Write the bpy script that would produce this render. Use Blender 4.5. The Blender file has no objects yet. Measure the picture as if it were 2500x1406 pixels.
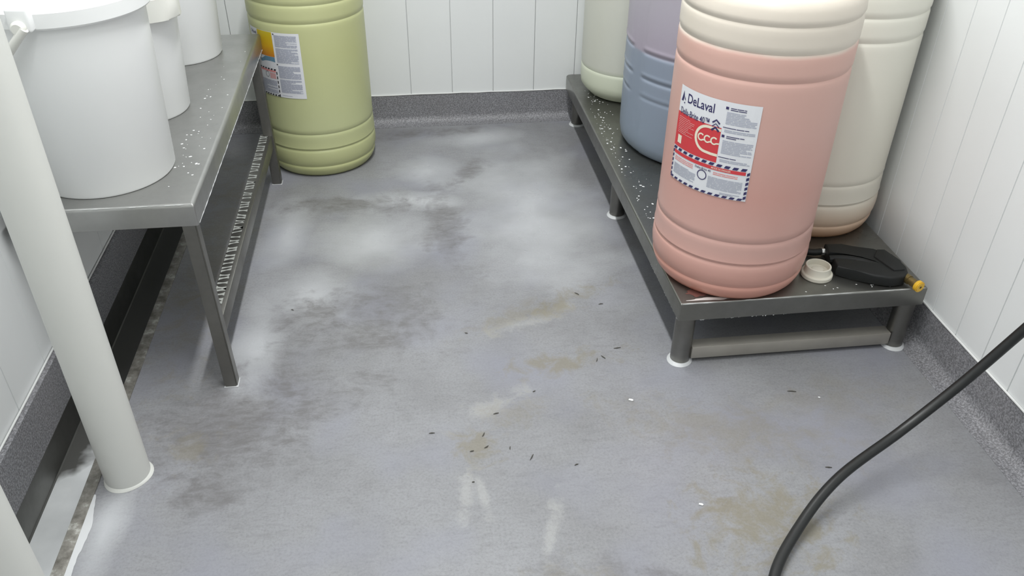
import bpy, bmesh, math, random
from mathutils import Vector, Matrix
random.seed(7)
PI = math.pi
scene = bpy.context.scene
COL = scene.collection

# ------------------------------------------------------------------ camera
F_PX, PITCH, YAW, ROLL, CAM_H = 2033.9, math.radians(34.569), math.radians(7.60), math.radians(-0.7155), 1.42
cp, sp, cy_, sy_ = math.cos(PITCH), math.sin(PITCH), math.cos(YAW), math.sin(YAW)
fwd = Vector((sy_*cp, cy_*cp, -sp)); rt = Vector((cy_, -sy_, 0)); dn = fwd.cross(rt)
rt2 = math.cos(ROLL)*rt + math.sin(ROLL)*dn
dn2 = -math.sin(ROLL)*rt + math.cos(ROLL)*dn
cam_d = bpy.data.cameras.new('camera')
cam_d.sensor_width = 36.0; cam_d.lens = F_PX/2500*36.0; cam_d.clip_start = 0.02
cam = bpy.data.objects.new('camera', cam_d); COL.objects.link(cam)
m3 = Matrix((rt2, -dn2, -fwd)).transposed()
cam.matrix_world = Matrix.Translation((0, 0, CAM_H)) @ m3.to_4x4()
scene.camera = cam

# ------------------------------------------------------------------ world, light, exposure
w = bpy.data.worlds.new('world'); scene.world = w; w.use_nodes = True
w.node_tree.nodes['Background'].inputs[0].default_value = (0.8, 0.85, 0.9, 1)
w.node_tree.nodes['Background'].inputs[1].default_value = 0.1
def area(name, loc, sx, sy, power, col):
    d = bpy.data.lights.new(name, 'AREA'); d.shape = 'RECTANGLE'; d.size = sx; d.size_y = sy
    d.energy = power; d.color = col
    o = bpy.data.objects.new(name, d); o.location = loc; COL.objects.link(o); return o
area('ceiling_tube_light', (0.10, 1.55, 2.72), 0.10, 1.6, 84, (0.985, 1.0, 0.995))
area('ceiling_tube_light', (0.10, -0.25, 2.72), 0.10, 1.4, 24, (0.985, 1.0, 0.995))
vs = scene.view_settings
vs.view_transform = 'Standard'; vs.look = 'None'; vs.gamma = 1.0; vs.use_curve_mapping = False
vs.exposure = -0.50

# ------------------------------------------------------------------ helpers
def obj(name, bm, m, parent=None, smooth=True, angle=35):
    me = bpy.data.meshes.new(name)
    bmesh.ops.recalc_face_normals(bm, faces=bm.faces[:])
    if smooth:
        for f in bm.faces: f.smooth = True
        lim = math.radians(angle)
        for e in bm.edges:
            if len(e.link_faces) == 2 and e.calc_face_angle(0) > lim: e.smooth = False
    bm.to_mesh(me); bm.free()
    if m: me.materials.append(m)
    o = bpy.data.objects.new(name, me); COL.objects.link(o)
    if parent: o.parent = parent
    return o
def tag(o, label, cat, group=None):
    o['label'] = label; o['category'] = cat
    if group: o['group'] = group
    return o
def thing(name, label, cat, loc=(0, 0, 0), rotz=0, group=None):
    o = bpy.data.objects.new(name, None); COL.objects.link(o)
    o.location = loc; o.rotation_euler = (0, 0, rotz); o.empty_display_size = 0.1
    return tag(o, label, cat, group)
def struct(o): o['kind'] = 'structure'; return o
def stuff(o): o['kind'] = 'stuff'; return o

def add_box(bm, x0, x1, y0, y1, z0, z1, bevel=0, seg=2):
    vv = [bm.verts.new(p) for p in ((x0,y0,z0),(x1,y0,z0),(x1,y1,z0),(x0,y1,z0),(x0,y0,z1),(x1,y0,z1),(x1,y1,z1),(x0,y1,z1))]
    ff = [bm.faces.new([vv[i] for i in q]) for q in ((0,3,2,1),(4,5,6,7),(0,1,5,4),(1,2,6,5),(2,3,7,6),(3,0,4,7))]
    if bevel:
        es = list({e for f in ff for e in f.edges})
        bmesh.ops.bevel(bm, geom=es, offset=bevel, segments=seg, affect='EDGES', profile=0.5)
def add_lathe(bm, prof, seg=64, c=(0, 0, 0), rfun=None):
    rings = []
    for r, z in prof:
        if r < 1e-6:
            rings.append([bm.verts.new((c[0], c[1], c[2]+z))])
        else:
            ring = []
            for i in range(seg):
                a = 2*PI*i/seg
                rr = rfun(a, r, z) if rfun else r
                ring.append(bm.verts.new((c[0]+rr*math.cos(a), c[1]+rr*math.sin(a), c[2]+z)))
            rings.append(ring)
    for A, B in zip(rings, rings[1:]):
        if len(A) == 1 and len(B) == 1: continue
        for i in range(seg):
            j = (i+1) % seg
            if len(A) == 1: bm.faces.new((A[0], B[j], B[i]))
            elif len(B) == 1: bm.faces.new((A[i], A[j], B[0]))
            else: bm.faces.new((A[i], A[j], B[j], B[i]))
def add_tube(bm, pts, rad, seg=16, cap=True):
    pts = [Vector(p) for p in pts]
    rads = rad if isinstance(rad, (list, tuple)) else [rad]*len(pts)
    rings = []; n = None
    for i, p in enumerate(pts):
        t = (pts[min(i+1, len(pts)-1)] - pts[max(i-1, 0)]).normalized()
        if n is None:
            n = t.orthogonal().normalized()
        else:
            n = (n - t*n.dot(t)).normalized()
        b = t.cross(n)
        rings.append([bm.verts.new(p + rads[i]*(math.cos(2*PI*k/seg)*n + math.sin(2*PI*k/seg)*b)) for k in range(seg)])
    for A, B in zip(rings, rings[1:]):
        for k in range(seg):
            l = (k+1) % seg
            bm.faces.new((A[k], A[l], B[l], B[k]))
    if cap:
        bm.faces.new(rings[0][::-1]); bm.faces.new(rings[-1])
def spline(pts, n=12):
    P = [Vector(p) for p in pts]; P = [2*P[0]-P[1]] + P + [2*P[-1]-P[-2]]
    out = []
    for i in range(1, len(P)-2):
        for k in range(n):
            t = k/n; a, b, c, d = P[i-1], P[i], P[i+1], P[i+2]
            out.append(0.5*((2*b)+(c-a)*t+(2*a-5*b+4*c-d)*t*t+(3*b-a-3*c+d)*t**3))
    out.append(P[-2]); return out
def add_prism(bm, poly, z0, z1, bevel=0, seg=2):
    a = [bm.verts.new((x, y, z0)) for x, y in poly]; b = [bm.verts.new((x, y, z1)) for x, y in poly]
    ff = [bm.faces.new(a[::-1]), bm.faces.new(b)]
    n = len(poly)
    for i in range(n): ff.append(bm.faces.new((a[i], a[(i+1) % n], b[(i+1) % n], b[i])))
    if bevel:
        es = list(set(ff[0].edges) | set(ff[1].edges))
        bmesh.ops.bevel(bm, geom=es, offset=bevel, segments=seg, affect='EDGES', profile=0.5)
def rounded_rect(x0, x1, y0, y1, r, n=6):
    out = []
    for cx, cy, a0, rr in ((x1-r[1], y0+r[1], -PI/2, r[1]), (x1-r[2], y1-r[2], 0, r[2]), (x0+r[3], y1-r[3], PI/2, r[3]), (x0+r[0], y0+r[0], PI, r[0])):
        for k in range(n+1):
            a = a0 + (PI/2)*k/n
            out.append((cx+rr*math.cos(a), cy+rr*math.sin(a)))
    return out
def folded_top(bm, x0, x1, y0, y1, z0, z1, r, edge=0.006, t=0.003):
    """sheet metal top: top face, softly folded edge, down-turned lip, hollow below"""
    def ring(ins, z):
        rr = [max(q-ins, 0.0008) for q in r]
        return [bm.verts.new((x, y, z)) for x, y in rounded_rect(x0+ins, x1-ins, y0+ins, y1-ins, rr)]
    rings = [ring(0, z0), ring(0, z1-edge)]
    for k in (1, 2, 3):
        a = PI/2*k/3
        rings.append(ring(edge*(1-math.cos(a)), z1-edge+edge*math.sin(a)))
    top = rings[-1]
    inner = [ring(t, z1-t-edge), ring(t, z0)]
    n = len(top)
    def strip(A, B):
        for i in range(n):
            j = (i+1) % n
            bm.faces.new((A[i], A[j], B[j], B[i]))
    for A, B in zip(rings, rings[1:]): strip(A, B)
    bm.faces.new(top)
    bm.faces.new(inner[0][::-1]); strip(inner[0], inner[1]); strip(inner[1], rings[0])

# ------------------------------------------------------------------ materials
class N:
    def __init__(self, name):
        self.m = bpy.data.materials.new(name); self.m.use_nodes = True
        self.nt = self.m.node_tree; self.b = self.nt.nodes['Principled BSDF']
        self.tc = None
    def new(self, t, **kw):
        n = self.nt.nodes.new(t)
        for k, v in kw.items(): setattr(n, k, v)
        return n
    def link(self, a, b): self.nt.links.new(a, b)
    def coord(self):
        if not self.tc: self.tc = self.new('ShaderNodeTexCoord')
        return self.tc.outputs['Object']
    def mapping(self, scale=(1, 1, 1), rot=(0, 0, 0)):
        mp = self.new('ShaderNodeMapping'); mp.inputs['Scale'].default_value = scale; mp.inputs['Rotation'].default_value = rot
        self.link(self.coord(), mp.inputs[0]); return mp.outputs[0]
    def noise(self, scale, detail=3, rough=0.5, vec=None, dist=0):
        n = self.new('ShaderNodeTexNoise'); n.inputs['Scale'].default_value = scale
        n.inputs['Detail'].default_value = detail; n.inputs['Roughness'].default_value = rough
        n.inputs['Distortion'].default_value = dist
        self.link(vec or self.coord(), n.inputs['Vector']); return n.outputs['Fac']
    def ramp(self, fac, stops):
        r = self.new('ShaderNodeValToRGB'); e = r.color_ramp.elements
        while len(e) > 1: e.remove(e[-1])
        for i, (p, c) in enumerate(stops):
            el = e[0] if i == 0 else e.new(p)
            el.position = p; el.color = (*c, 1) if len(c) == 3 else c
        self.link(fac, r.inputs[0]); return r.outputs[0]
    def val(self, fac, p0, p1, v0=0.0, v1=1.0):
        r = self.new('ShaderNodeMapRange'); r.inputs[1].default_value = p0; r.inputs[2].default_value = p1
        r.inputs[3].default_value = v0; r.inputs[4].default_value = v1
        self.link(fac, r.inputs[0]); return r.outputs[0]
    def mix(self, fac, a, b, mode='MIX'):
        n = self.new('ShaderNodeMix', data_type='RGBA', blend_type=mode)
        for s, v in ((0, fac), (6, a), (7, b)):
            if isinstance(v, (int, float)): n.inputs[s].default_value = v
            elif isinstance(v, tuple): n.inputs[s].default_value = (*v, 1)
            else: self.link(v, n.inputs[s])
        return n.outputs[2]
    def math(self, op, a, b=0.0):
        n = self.new('ShaderNodeMath', operation=op)
        for s, v in ((0, a), (1, b)):
            if isinstance(v, (int, float)): n.inputs[s].default_value = v
            else: self.link(v, n.inputs[s])
        return n.outputs[0]
    def bump(self, h, strength=0.2, dist=0.002):
        n = self.new('ShaderNodeBump'); n.inputs['Strength'].default_value = strength; n.inputs['Distance'].default_value = dist
        self.link(h, n.inputs['Height']); self.link(n.outputs[0], self.b.inputs['Normal'])
    def set(self, **kw):
        for k, v in kw.items():
            s = self.b.inputs[k.replace('_', ' ')]
            if isinstance(v, tuple): s.default_value = (*v, 1)
            elif isinstance(v, (int, float)): s.default_value = v
            else: self.link(v, s)
        return self
def plain(name, col, rough=0.5, metal=0.0):
    n = N(name); n.set(Base_Color=col, Roughness=rough, Metallic=metal); return n.m

# white plastic wall cladding
n = N('white_cladding')
n.set(Base_Color=n.ramp(n.noise(2.0, 3), [(0.3, (0.77, 0.79, 0.79)), (0.7, (0.81, 0.825, 0.825))]), Roughness=0.34)
n.bump(n.noise(6, 2, vec=n.mapping((1, 1, 0.2))), 0.06, 0.01)
M_WALL = n.m
M_BEAD = plain('white_sealant', (0.72, 0.73, 0.72), 0.4)
M_CEIL = plain('white_ceiling', (0.74, 0.74, 0.73), 0.6)
# speckled vinyl skirting
n = N('speckled_vinyl')
sp1 = n.noise(230, 2, 0.7); big = n.noise(5, 3)
c = n.ramp(sp1, [(0.36, (0.13, 0.13, 0.14)), (0.5, (0.215, 0.215, 0.23)), (0.64, (0.34, 0.34, 0.36))])
c = n.mix(n.val(big, 0.3, 0.75, 0.0, 0.25), c, (0.17, 0.16, 0.16))
n.set(Base_Color=c, Roughness=0.55); n.bump(sp1, 0.12, 0.002); M_SKIRT = n.m

# floor vinyl with soap residue, painted wet sheen and dirt
n = N('grey_floor_vinyl')
co = n.coord()
fine = n.noise(170, 3, 0.7); streak = n.noise(22, 6, 0.72, vec=n.mapping((1, 2.6, 1), (0, 0, 0.5)), dist=0.6); big = n.noise(2.6, 5, 0.6, dist=0.4); med = n.noise(9, 4, 0.62)
big2 = n.noise(4.5, 3, 0.5); worn = n.noise(7, 6, 0.68, dist=0.5); dirt = n.noise(16, 6, 0.7, dist=0.6)
c = n.ramp(big, [(0.28, (0.200, 0.199, 0.207)), (0.5, (0.252, 0.254, 0.266)), (0.72, (0.284, 0.287, 0.304))])
c = n.mix(n.val(streak, 0.48, 0.72, 0.0, 0.38), c, (0.145, 0.143, 0.150))
c = n.mix(n.val(fine, 0.50, 0.70, 0.0, 0.45), c, (0.138, 0.138, 0.144))
c = n.mix(n.val(fine, 0.46, 0.3, 0.0, 0.20), c, (0.37, 0.38, 0.39))
c = n.mix(n.val(n.noise(3.4, 2, 0.5), 0.48, 0.7, 0.0, 0.6), c, (0.242, 0.247, 0.298))
def blob(cx, cy, rx, ry, rot, soft=0.8, nz=0.55, nsrc=None):
    """elliptical patch around a floor position, broken up by noise"""
    v = n.new('ShaderNodeVectorMath', operation='SUBTRACT'); v.inputs[1].default_value = (cx, cy, 0); n.link(co, v.inputs[0])
    mp = n.new('ShaderNodeMapping'); mp.vector_type = 'TEXTURE'; mp.inputs['Rotation'].default_value = (0, 0, rot); mp.inputs['Scale'].default_value = (rx, ry, 1)
    n.link(v.outputs[0], mp.inputs[0])
    ln = n.new('ShaderNodeVectorMath', operation='LENGTH'); n.link(mp.outputs[0], ln.inputs[0])
    d = n.math('ADD', ln.outputs['Value'], n.val(nsrc or med, 0.3, 0.7, -nz, nz))
    return n.val(d, 1.0, 1.0-soft, 0.0, 1.0)
# soap residue, with the wall's reflection in wet floor lightened into the colour
residue_sheen = None
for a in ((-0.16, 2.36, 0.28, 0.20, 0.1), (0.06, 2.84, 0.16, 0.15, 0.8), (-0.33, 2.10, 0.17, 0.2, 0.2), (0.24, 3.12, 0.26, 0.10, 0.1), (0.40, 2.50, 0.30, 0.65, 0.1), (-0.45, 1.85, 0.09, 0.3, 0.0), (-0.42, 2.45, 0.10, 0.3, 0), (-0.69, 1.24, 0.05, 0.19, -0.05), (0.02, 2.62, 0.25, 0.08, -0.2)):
    f = blob(*a, soft=1.0, nz=0.28, nsrc=big2); residue_sheen = f if residue_sheen is None else n.math('MAXIMUM', residue_sheen, f)
scuff = None
for a in ((0.27, 1.86, 0.13, 0.03, 0.3), (0.16, 1.53, 0.13, 0.035, 0.5), (0.07, 1.26, 0.02, 0.10, -0.1), (0.11, 1.25, 0.015, 0.08, 0.1), (0.24, 1.13, 0.02, 0.11, -0.25), (0.42, 1.94, 0.06, 0.025, 0.5)):
    f = blob(*a, soft=0.8, nz=0.9, nsrc=dirt); scuff = f if scuff is None else n.math('MAXIMUM', scuff, f)
c = n.mix(n.math('MULTIPLY', residue_sheen, 0.80), c, (0.485, 0.495, 0.515))
c = n.mix(n.math('MULTIPLY', scuff, 0.28), c, (0.48, 0.48, 0.46))
grey = None
for a in ((-0.46, 1.52, 0.20, 0.24, 0.3), (-0.28, 3.17, 0.30, 0.12, 0.0), (0.0, 3.2, 0.25, 0.06, 0.0), (-0.19, 2.62, 0.30, 0.075, 0.05), (0.09, 2.42, 0.075, 0.33, 0.1), (0.21, 2.83, 0.15, 0.05, 1.0), (-0.14, 1.90, 0.24, 0.20, 0.4), (-0.30, 1.98, 0.18, 0.08, 0.3), (-0.36, 1.62, 0.26, 0.14, 0.2), (0.3, 0.95, 0.25, 0.1, 0.2)):
    f = blob(*a, soft=0.75, nz=0.75, nsrc=worn); grey = f if grey is None else n.math('MAXIMUM', grey, f)
c = n.mix(n.math('MULTIPLY', grey, n.val(streak, 0.30, 0.6, 0.25, 0.8)), c, (0.140, 0.134, 0.136))
stain = None
for a, k in (((0.41, 1.96, 0.15, 0.05, 0.45), 0.8), ((0.26, 1.90, 0.16, 0.05, 0.5), 0.45), ((0.36, 1.68, 0.19, 0.05, 0.12), 0.75), ((0.10, 1.40, 0.06, 0.07, 0.2), 0.7), ((0.70, 1.10, 0.17, 0.16, 0.1), 0.8), ((0.72, 1.38, 0.3, 0.10, -0.3), 0.4), ((0.20, 1.50, 0.11, 0.06, 0.3), 0.4), ((0.25, 0.98, 0.12, 0.08, 0), 0.4), ((-0.55, 1.47, 0.06, 0.08, 0), 0.5), ((1.0, 1.45, 0.25, 0.1, 0.2), 0.25), ((-0.64, 2.4, 0.10, 0.7, 0), 0.5)):  # last patch: brown stains under the bench, also deepening its shade
    f = n.math('MULTIPLY', blob(*a, soft=0.9, nz=0.95, nsrc=dirt), k); stain = f if stain is None else n.math('MAXIMUM', stain, f)
c = n.mix(n.math('MULTIPLY', stain, 0.8), c, (0.20, 0.175, 0.115))
rg = n.math('SUBTRACT', n.val(big, 0.3, 0.7, 0.42, 0.30), n.math('MULTIPLY', residue_sheen, 0.10))
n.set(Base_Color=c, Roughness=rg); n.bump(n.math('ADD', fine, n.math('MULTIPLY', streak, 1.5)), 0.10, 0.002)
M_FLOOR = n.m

def steel(name, col, rough, dirt=0.3):
    n = N(name); br = n.noise(60, 3, 0.6, vec=n.mapping((1, 0.06, 1))); bg = n.noise(7, 5, 0.65)
    c = n.mix(n.val(bg, 0.4, 0.75, 0, dirt), col, tuple(x*0.55 for x in col))
    n.set(Base_Color=c, Metallic=0.9, Roughness=n.val(bg, 0.3, 0.7, rough-0.06, rough+0.10)); n.bump(br, 0.05, 0.0006); return n.m
M_BENCH = steel('brushed_steel_bench', (0.40, 0.40, 0.39), 0.33, 0.4)
M_PLAT = steel('brushed_steel_platform', (0.235, 0.235, 0.22), 0.30, 0.45)
M_LEG = steel('dull_steel_leg', (0.22, 0.215, 0.20), 0.36, 0.5)
M_CHAN = steel('drain_steel', (0.20, 0.20, 0.19), 0.45, 0.4)
n = N('pale_scale_and_shade'); sx = n.new('ShaderNodeSeparateXYZ'); n.link(n.coord(), sx.inputs[0])
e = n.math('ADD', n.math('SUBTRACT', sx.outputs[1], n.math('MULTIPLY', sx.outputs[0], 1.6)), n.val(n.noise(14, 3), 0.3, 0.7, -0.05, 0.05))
c = n.mix(n.val(e, 2.86, 2.93), n.ramp(n.noise(9, 4), [(0.3, (0.64, 0.66, 0.67)), (0.7, (0.80, 0.82, 0.83))]), (0.10, 0.10, 0.095))  # pale scale and glare in front, bench shadow painted dark beyond
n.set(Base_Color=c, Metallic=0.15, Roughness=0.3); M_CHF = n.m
n = N('scaled_steel_rim'); f = n.noise(25, 6, 0.7)
n.set(Base_Color=n.ramp(f, [(0.36, (0.13, 0.12, 0.105)), (0.55, (0.27, 0.26, 0.235)), (0.68, (0.55, 0.55, 0.52))]), Metallic=0.25, Roughness=0.5); M_RIM = n.m
n = N('dull_steel_bar'); n.set(Base_Color=n.mix(n.noise(12, 4), (0.42, 0.40, 0.36), (0.30, 0.28, 0.25)), Metallic=0.4, Roughness=0.45); M_BAR = n.m
M_SCALE = plain('white_limescale', (0.56, 0.57, 0.58), 0.5)
n = N('water_drop'); n.set(Base_Color=(0.76, 0.77, 0.77), Roughness=0.2); M_DROP = n.m
n = N('dark_water'); n.set(Base_Color=(0.06, 0.06, 0.06), Roughness=0.06, Specular_IOR_Level=0.6); M_DARKDROP = n.m
def pailmat(name, a):
    n = N(name); n.set(Base_Color=n.mix(n.noise(5, 3), a, tuple(x*0.95 for x in a)), Roughness=0.42); n.b.inputs['Subsurface Weight'].default_value = 0.0; return n.m
M_PAIL = pailmat('white_pail_plastic', (0.83, 0.84, 0.835))
M_CREAMLID = pailmat('translucent_cream_plastic', (0.74, 0.74, 0.69))
M_PIPE = pailmat('cream_pvc_pipe', (0.68, 0.685, 0.65))
M_HOSE = plain('black_rubber_hose', (0.011, 0.012, 0.012), 0.42)
M_GUN = plain('black_gun_plastic', (0.004, 0.005, 0.005), 0.6)
M_GUNTRIG = plain('black_trigger_plastic', (0.006, 0.007, 0.007), 0.65)
n = N('dirty_brass'); n.set(Base_Color=n.mix(n.noise(200, 3), (0.30, 0.22, 0.08), (0.13, 0.10, 0.05)), Metallic=0.75, Roughness=0.4); M_BRASS = n.m
M_YEL = plain('yellow_nozzle_plastic', (0.75, 0.45, 0.03), 0.4)
M_HOLE = plain('nozzle_bore', (0.06, 0.04, 0.01), 0.6)
M_CAP = pailmat('cream_cap_plastic', (0.70, 0.67, 0.58))
def drum_mat(name, stops, rough=0.40, zn=0.004, trans=0.0):
    """drum wall: colour of the contents showing through, by height"""
    n = N(name); s = n.new('ShaderNodeSeparateXYZ'); n.link(n.coord(), s.inputs[0])
    z = n.math('ADD', s.outputs[2], n.val(n.noise(7, 3), 0.3, 0.7, -zn, zn))
    c = n.ramp(z, stops)
    c = n.mix(n.val(n.noise(3.5, 3), 0.35, 0.7, 0, 0.12), c, n.mix(1.0, c, (0.82, 0.78, 0.78), 'MULTIPLY'))
    n.set(Base_Color=c, Roughness=rough); n.bump(n.noise(90, 2), 0.03, 0.001)
    if trans:
        n.b.inputs['Subsurface Weight'].default_value = trans; n.b.inputs['Subsurface Radius'].default_value = (0.02, 0.015, 0.012); n.b.inputs['Subsurface Scale'].default_value = 0.5
    return n.m
PK, PKB, CR = (0.60, 0.37, 0.325), (0.60, 0.27, 0.20), (0.66, 0.60, 0.52)
M_PINK = drum_mat('pink_filled_plastic', [(0.0, (0.60, 0.26, 0.19)), (0.05, (0.60, 0.32, 0.265)), (0.15, PK), (0.30, (0.585, 0.325, 0.28)), (0.45, PK), (0.627, (0.62, 0.39, 0.335)), (0.636, CR), (1, CR)])
YG = (0.50, 0.52, 0.255)
M_YELD = drum_mat('yellow_green_plastic', [(0, YG), (0.2, (0.50, 0.53, 0.29)), (0.45, (0.50, 0.52, 0.26)), (0.7, (0.53, 0.55, 0.30)), (1, YG)])
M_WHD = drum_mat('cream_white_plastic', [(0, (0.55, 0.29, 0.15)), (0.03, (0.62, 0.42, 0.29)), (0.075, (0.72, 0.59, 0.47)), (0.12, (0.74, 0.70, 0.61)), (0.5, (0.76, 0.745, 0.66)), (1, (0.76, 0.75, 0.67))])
M_GRD = drum_mat('pale_green_white_plastic', [(0, (0.60, 0.63, 0.50)), (0.11, (0.60, 0.63, 0.51)), (0.13, (0.58, 0.585, 0.52)), (1, (0.58, 0.585, 0.53))])
M_BLD = drum_mat('blue_filled_plastic', [(0, (0.235, 0.285, 0.355)), (0.345, (0.255, 0.295, 0.37)), (0.355, (0.37, 0.33, 0.40)), (0.5, (0.40, 0.375, 0.43)), (1, (0.38, 0.37, 0.44))], zn=0.002)
P_WHITE = plain('label_paper', (0.72, 0.73, 0.76), 0.4)
P_RED = plain('label_red', (0.60, 0.05, 0.06), 0.4)
P_NAVY = plain('label_navy', (0.035, 0.03, 0.11), 0.4)
P_GREY = plain('label_grey_print', (0.40, 0.42, 0.50), 0.5)
P_CREAM = plain('label_cream_print', (0.78, 0.72, 0.58), 0.5)
P_PALE = plain('label_pale_red', (0.72, 0.28, 0.27), 0.5)
n = N('label_yellow'); s = n.new('ShaderNodeSeparateXYZ'); n.link(n.coord(), s.inputs[0])
n.set(Base_Color=n.ramp(s.outputs[2], [(0.44, (0.58, 0.16, 0.02)), (0.485, (0.62, 0.36, 0.012)), (0.53, (0.58, 0.44, 0.012))]), Roughness=0.4); P_YEL = n.m
P_BLUE = plain('label_blue', (0.13, 0.26, 0.36), 0.5)
P_BLACK = plain('label_black', (0.03, 0.03, 0.035), 0.5)

# ------------------------------------------------------------------ room shell
XL, XR, YB, YF, ZC = -0.905, 1.350, 3.312, -1.0, 2.8
SK = 0.118
CH0, CH1, CHD = -0.887, -0.765, -0.088     # drain channel
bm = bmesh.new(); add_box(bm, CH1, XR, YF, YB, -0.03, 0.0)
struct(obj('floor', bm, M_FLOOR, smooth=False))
bm = bmesh.new(); add_box(bm, XL-0.05, XR+0.05, YF-0.05, YB+0.05, ZC, ZC+0.05)
struct(obj('ceiling', bm, M_CEIL, smooth=False))
M_FRONT = plain('grey_front_wall', (0.65, 0.65, 0.64), 0.6)
def wall(name, x0, x1, y0, y1, m=None):
    bm = bmesh.new(); add_box(bm, x0, x1, y0, y1, -0.1, ZC)
    return struct(obj(name, bm, m or M_WALL, smooth=False))
PT = 0.008
wb = wall('wall_back', XL-0.06, XR+0.06, YB+PT, YB+0.06)
wr = wall('wall_right', XR+PT, XR+0.06, YF, YB+PT)
wl = wall('wall_left', XL-0.06, XL-PT, YF, YB+PT)
wall('wall_front', XL-0.06, XR+0.06, YF-0.06, YF, M_FRONT)
def plank_mesh(wd):
    """one tongue-and-groove board lying against +y, front face at y=0, width along x"""
    bm = bmesh.new(); g = 0.0009; h = 0.0004
    prof = [(g, PT+0.002), (g, h+0.0015), (g+0.0008, 0.0), (wd-g-0.0008, 0.0), (wd-g, h+0.0015), (wd-g, PT+0.002)]
    a = [bm.verts.new((x, y, SK+0.004)) for x, y in prof]; b = [bm.verts.new((x, y, ZC)) for x, y in prof]
    for i in range(len(prof)):
        j = (i+1) % len(prof); bm.faces.new((a[i], a[j], b[j], b[i]))
    bm.faces.new(a); bm.faces.new(b[::-1])
    bmesh.ops.recalc_face_normals(bm, faces=bm.faces[:])
    me = bpy.data.meshes.new('plank'); bm.to_mesh(me); bm.free(); me.materials.append(M_WALL); return me
def plank(me, parent, loc, rz, sx=1.0):
    o = bpy.data.objects.new('plank', me); COL.objects.link(o); o.parent = parent
    o.location = loc; o.rotation_euler = (0, 0, rz); o.scale = (sx, 1, 1)
pm17 = plank_mesh(0.1698); pm11 = plank_mesh(0.108)
x = 0.0125 - 0.1698*6
while x < XR:
    x0 = max(x, XL); x1 = min(x+0.1698, XR)
    if x1-x0 > 0.01: plank(pm17, wb, (x0, YB, 0), 0, (x1-x0)/0.1698)
    x += 0.1698
y = 1.638 + 0.108*15
while y > YF:
    y1 = min(y+0.108, YB) if y < YB else None
    plank(pm11, wr, (XR, min(y+0.108, YB), 0), -PI/2); y -= 0.108
y = 1.50 - 0.1698*14
while y < YB:
    wd = min(0.1698, YB-y)
    plank(pm17, wl, (XL, y, 0), PI/2, wd/0.1698); y += 0.1698
# coved skirting
def skirting(name, p0, p1, nrm, cove=0.03, z1=SK, t=0.004, z0=0.0):
    """vertical vinyl with a curved foot, run from p0 to p1; nrm points into the room"""
    bm = bmesh.new(); prof = [(-0.02, z1), (t, z1), (t, z0+cove+0.001)] if cove else [(-0.02, z1), (t, z1), (t, z0)]
    if cove:
        for k in range(1, 9):
            a = PI/2*k/8; prof.append((t+cove*(1-math.cos(a)), z0+0.0015+cove*(1-math.sin(a))))
        prof += [(t+cove+0.02, z0+0.001), (t+cove+0.02, z0-0.005)]
    prof.append((-0.02, z0-0.005))
    A = [bm.verts.new((p0[0]+nrm[0]*u, p0[1]+nrm[1]*u, z)) for u, z in prof]
    B = [bm.verts.new((p1[0]+nrm[0]*u, p1[1]+nrm[1]*u, z)) for u, z in prof]
    for i in range(len(prof)):
        j = (i+1) % len(prof); bm.faces.new((A[i], A[j], B[j], B[i]))
    bm.faces.new(A); bm.faces.new(B[::-1])
    return struct(obj(name, bm, M_SKIRT))
skirting('baseboard_back', (XL, YB), (XR, YB), (0, -1))
skirting('baseboard_right', (XR, YF), (XR, YB), (-1, 0))
skirting('baseboard_left', (XL, YF), (XL, YB), (1, 0), cove=0, t=0.0175, z1=0.128, z0=-0.005)
def bead(name, p0, p1, rad=0.0028):
    bm = bmesh.new(); k = 40
    pts = [Vector(p0).lerp(Vector(p1), i/k) + Vector((0, 0, random.uniform(-0.001, 0.001))) for i in range(k+1)]
    add_tube(bm, pts, rad, 8); return struct(obj(name, bm, M_BEAD))
bead('trim_1', (XL, YB-0.003, SK+0.004), (XR, YB-0.003, SK+0.004))
bead('trim_2', (XR-0.003, YF, SK+0.004), (XR-0.003, YB, SK+0.004))
bead('trim_3', (XL+0.004, YF, 0.131), (XL+0.004, YB, 0.131), 0.0025)

# ------------------------------------------------------------------ drain channel
dr = thing('drain_channel', 'sunken stainless steel drain channel along the left wall', 'drain', (0, 0, 0))
bm = bmesh.new()
pf = [(CH0-0.003, 0.0), (CH0, 0.0), (CH0, CHD+0.004), (CH0+0.004, CHD), (CH1-0.004, CHD-0.001), (CH1, CHD+0.004), (CH1, 0.0), (CH1+0.002, 0.0), (CH1+0.002, CHD-0.004), (CH0-0.003, CHD-0.004)]
A = [bm.verts.new((u, YF, z)) for u, z in pf]; B = [bm.verts.new((u, YB-0.04, z)) for u, z in pf]
for i in range(len(pf)):
    j = (i+1) % len(pf); bm.faces.new((A[i], A[j], B[j], B[i]))
bm.faces.new(B[::-1]); bm.faces.new(A)
obj('trough', bm, M_CHAN, dr)
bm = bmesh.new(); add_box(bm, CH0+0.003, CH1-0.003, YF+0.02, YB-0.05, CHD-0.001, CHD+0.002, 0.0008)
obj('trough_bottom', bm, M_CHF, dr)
bm = bmesh.new(); add_box(bm, CH1-0.001, -0.738, YF, YB-0.04, -0.002, 0.003, 0.001)
obj('rim_flange', bm, M_RIM, dr)
bm = bmesh.new()   # irregular sealant along the flange
yy = 0.90; L, Rr = [], []
while yy < 1.36:
    k = math.sin((yy-0.90)/0.46*PI)
    L.append((-0.7385, yy)); Rr.append((-0.7375+0.022*k**0.6*(0.75+0.25*math.sin(yy*31))+random.uniform(0, 0.002), yy)); yy += 0.01
for i in range(len(L)-1):
    q = [L[i], Rr[i], Rr[i+1], L[i+1]]
    bm.faces.new([bm.verts.new((a, b, 0.0022 if k in (0, 3) else 0.0006)) for k, (a, b) in enumerate(q)])
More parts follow.
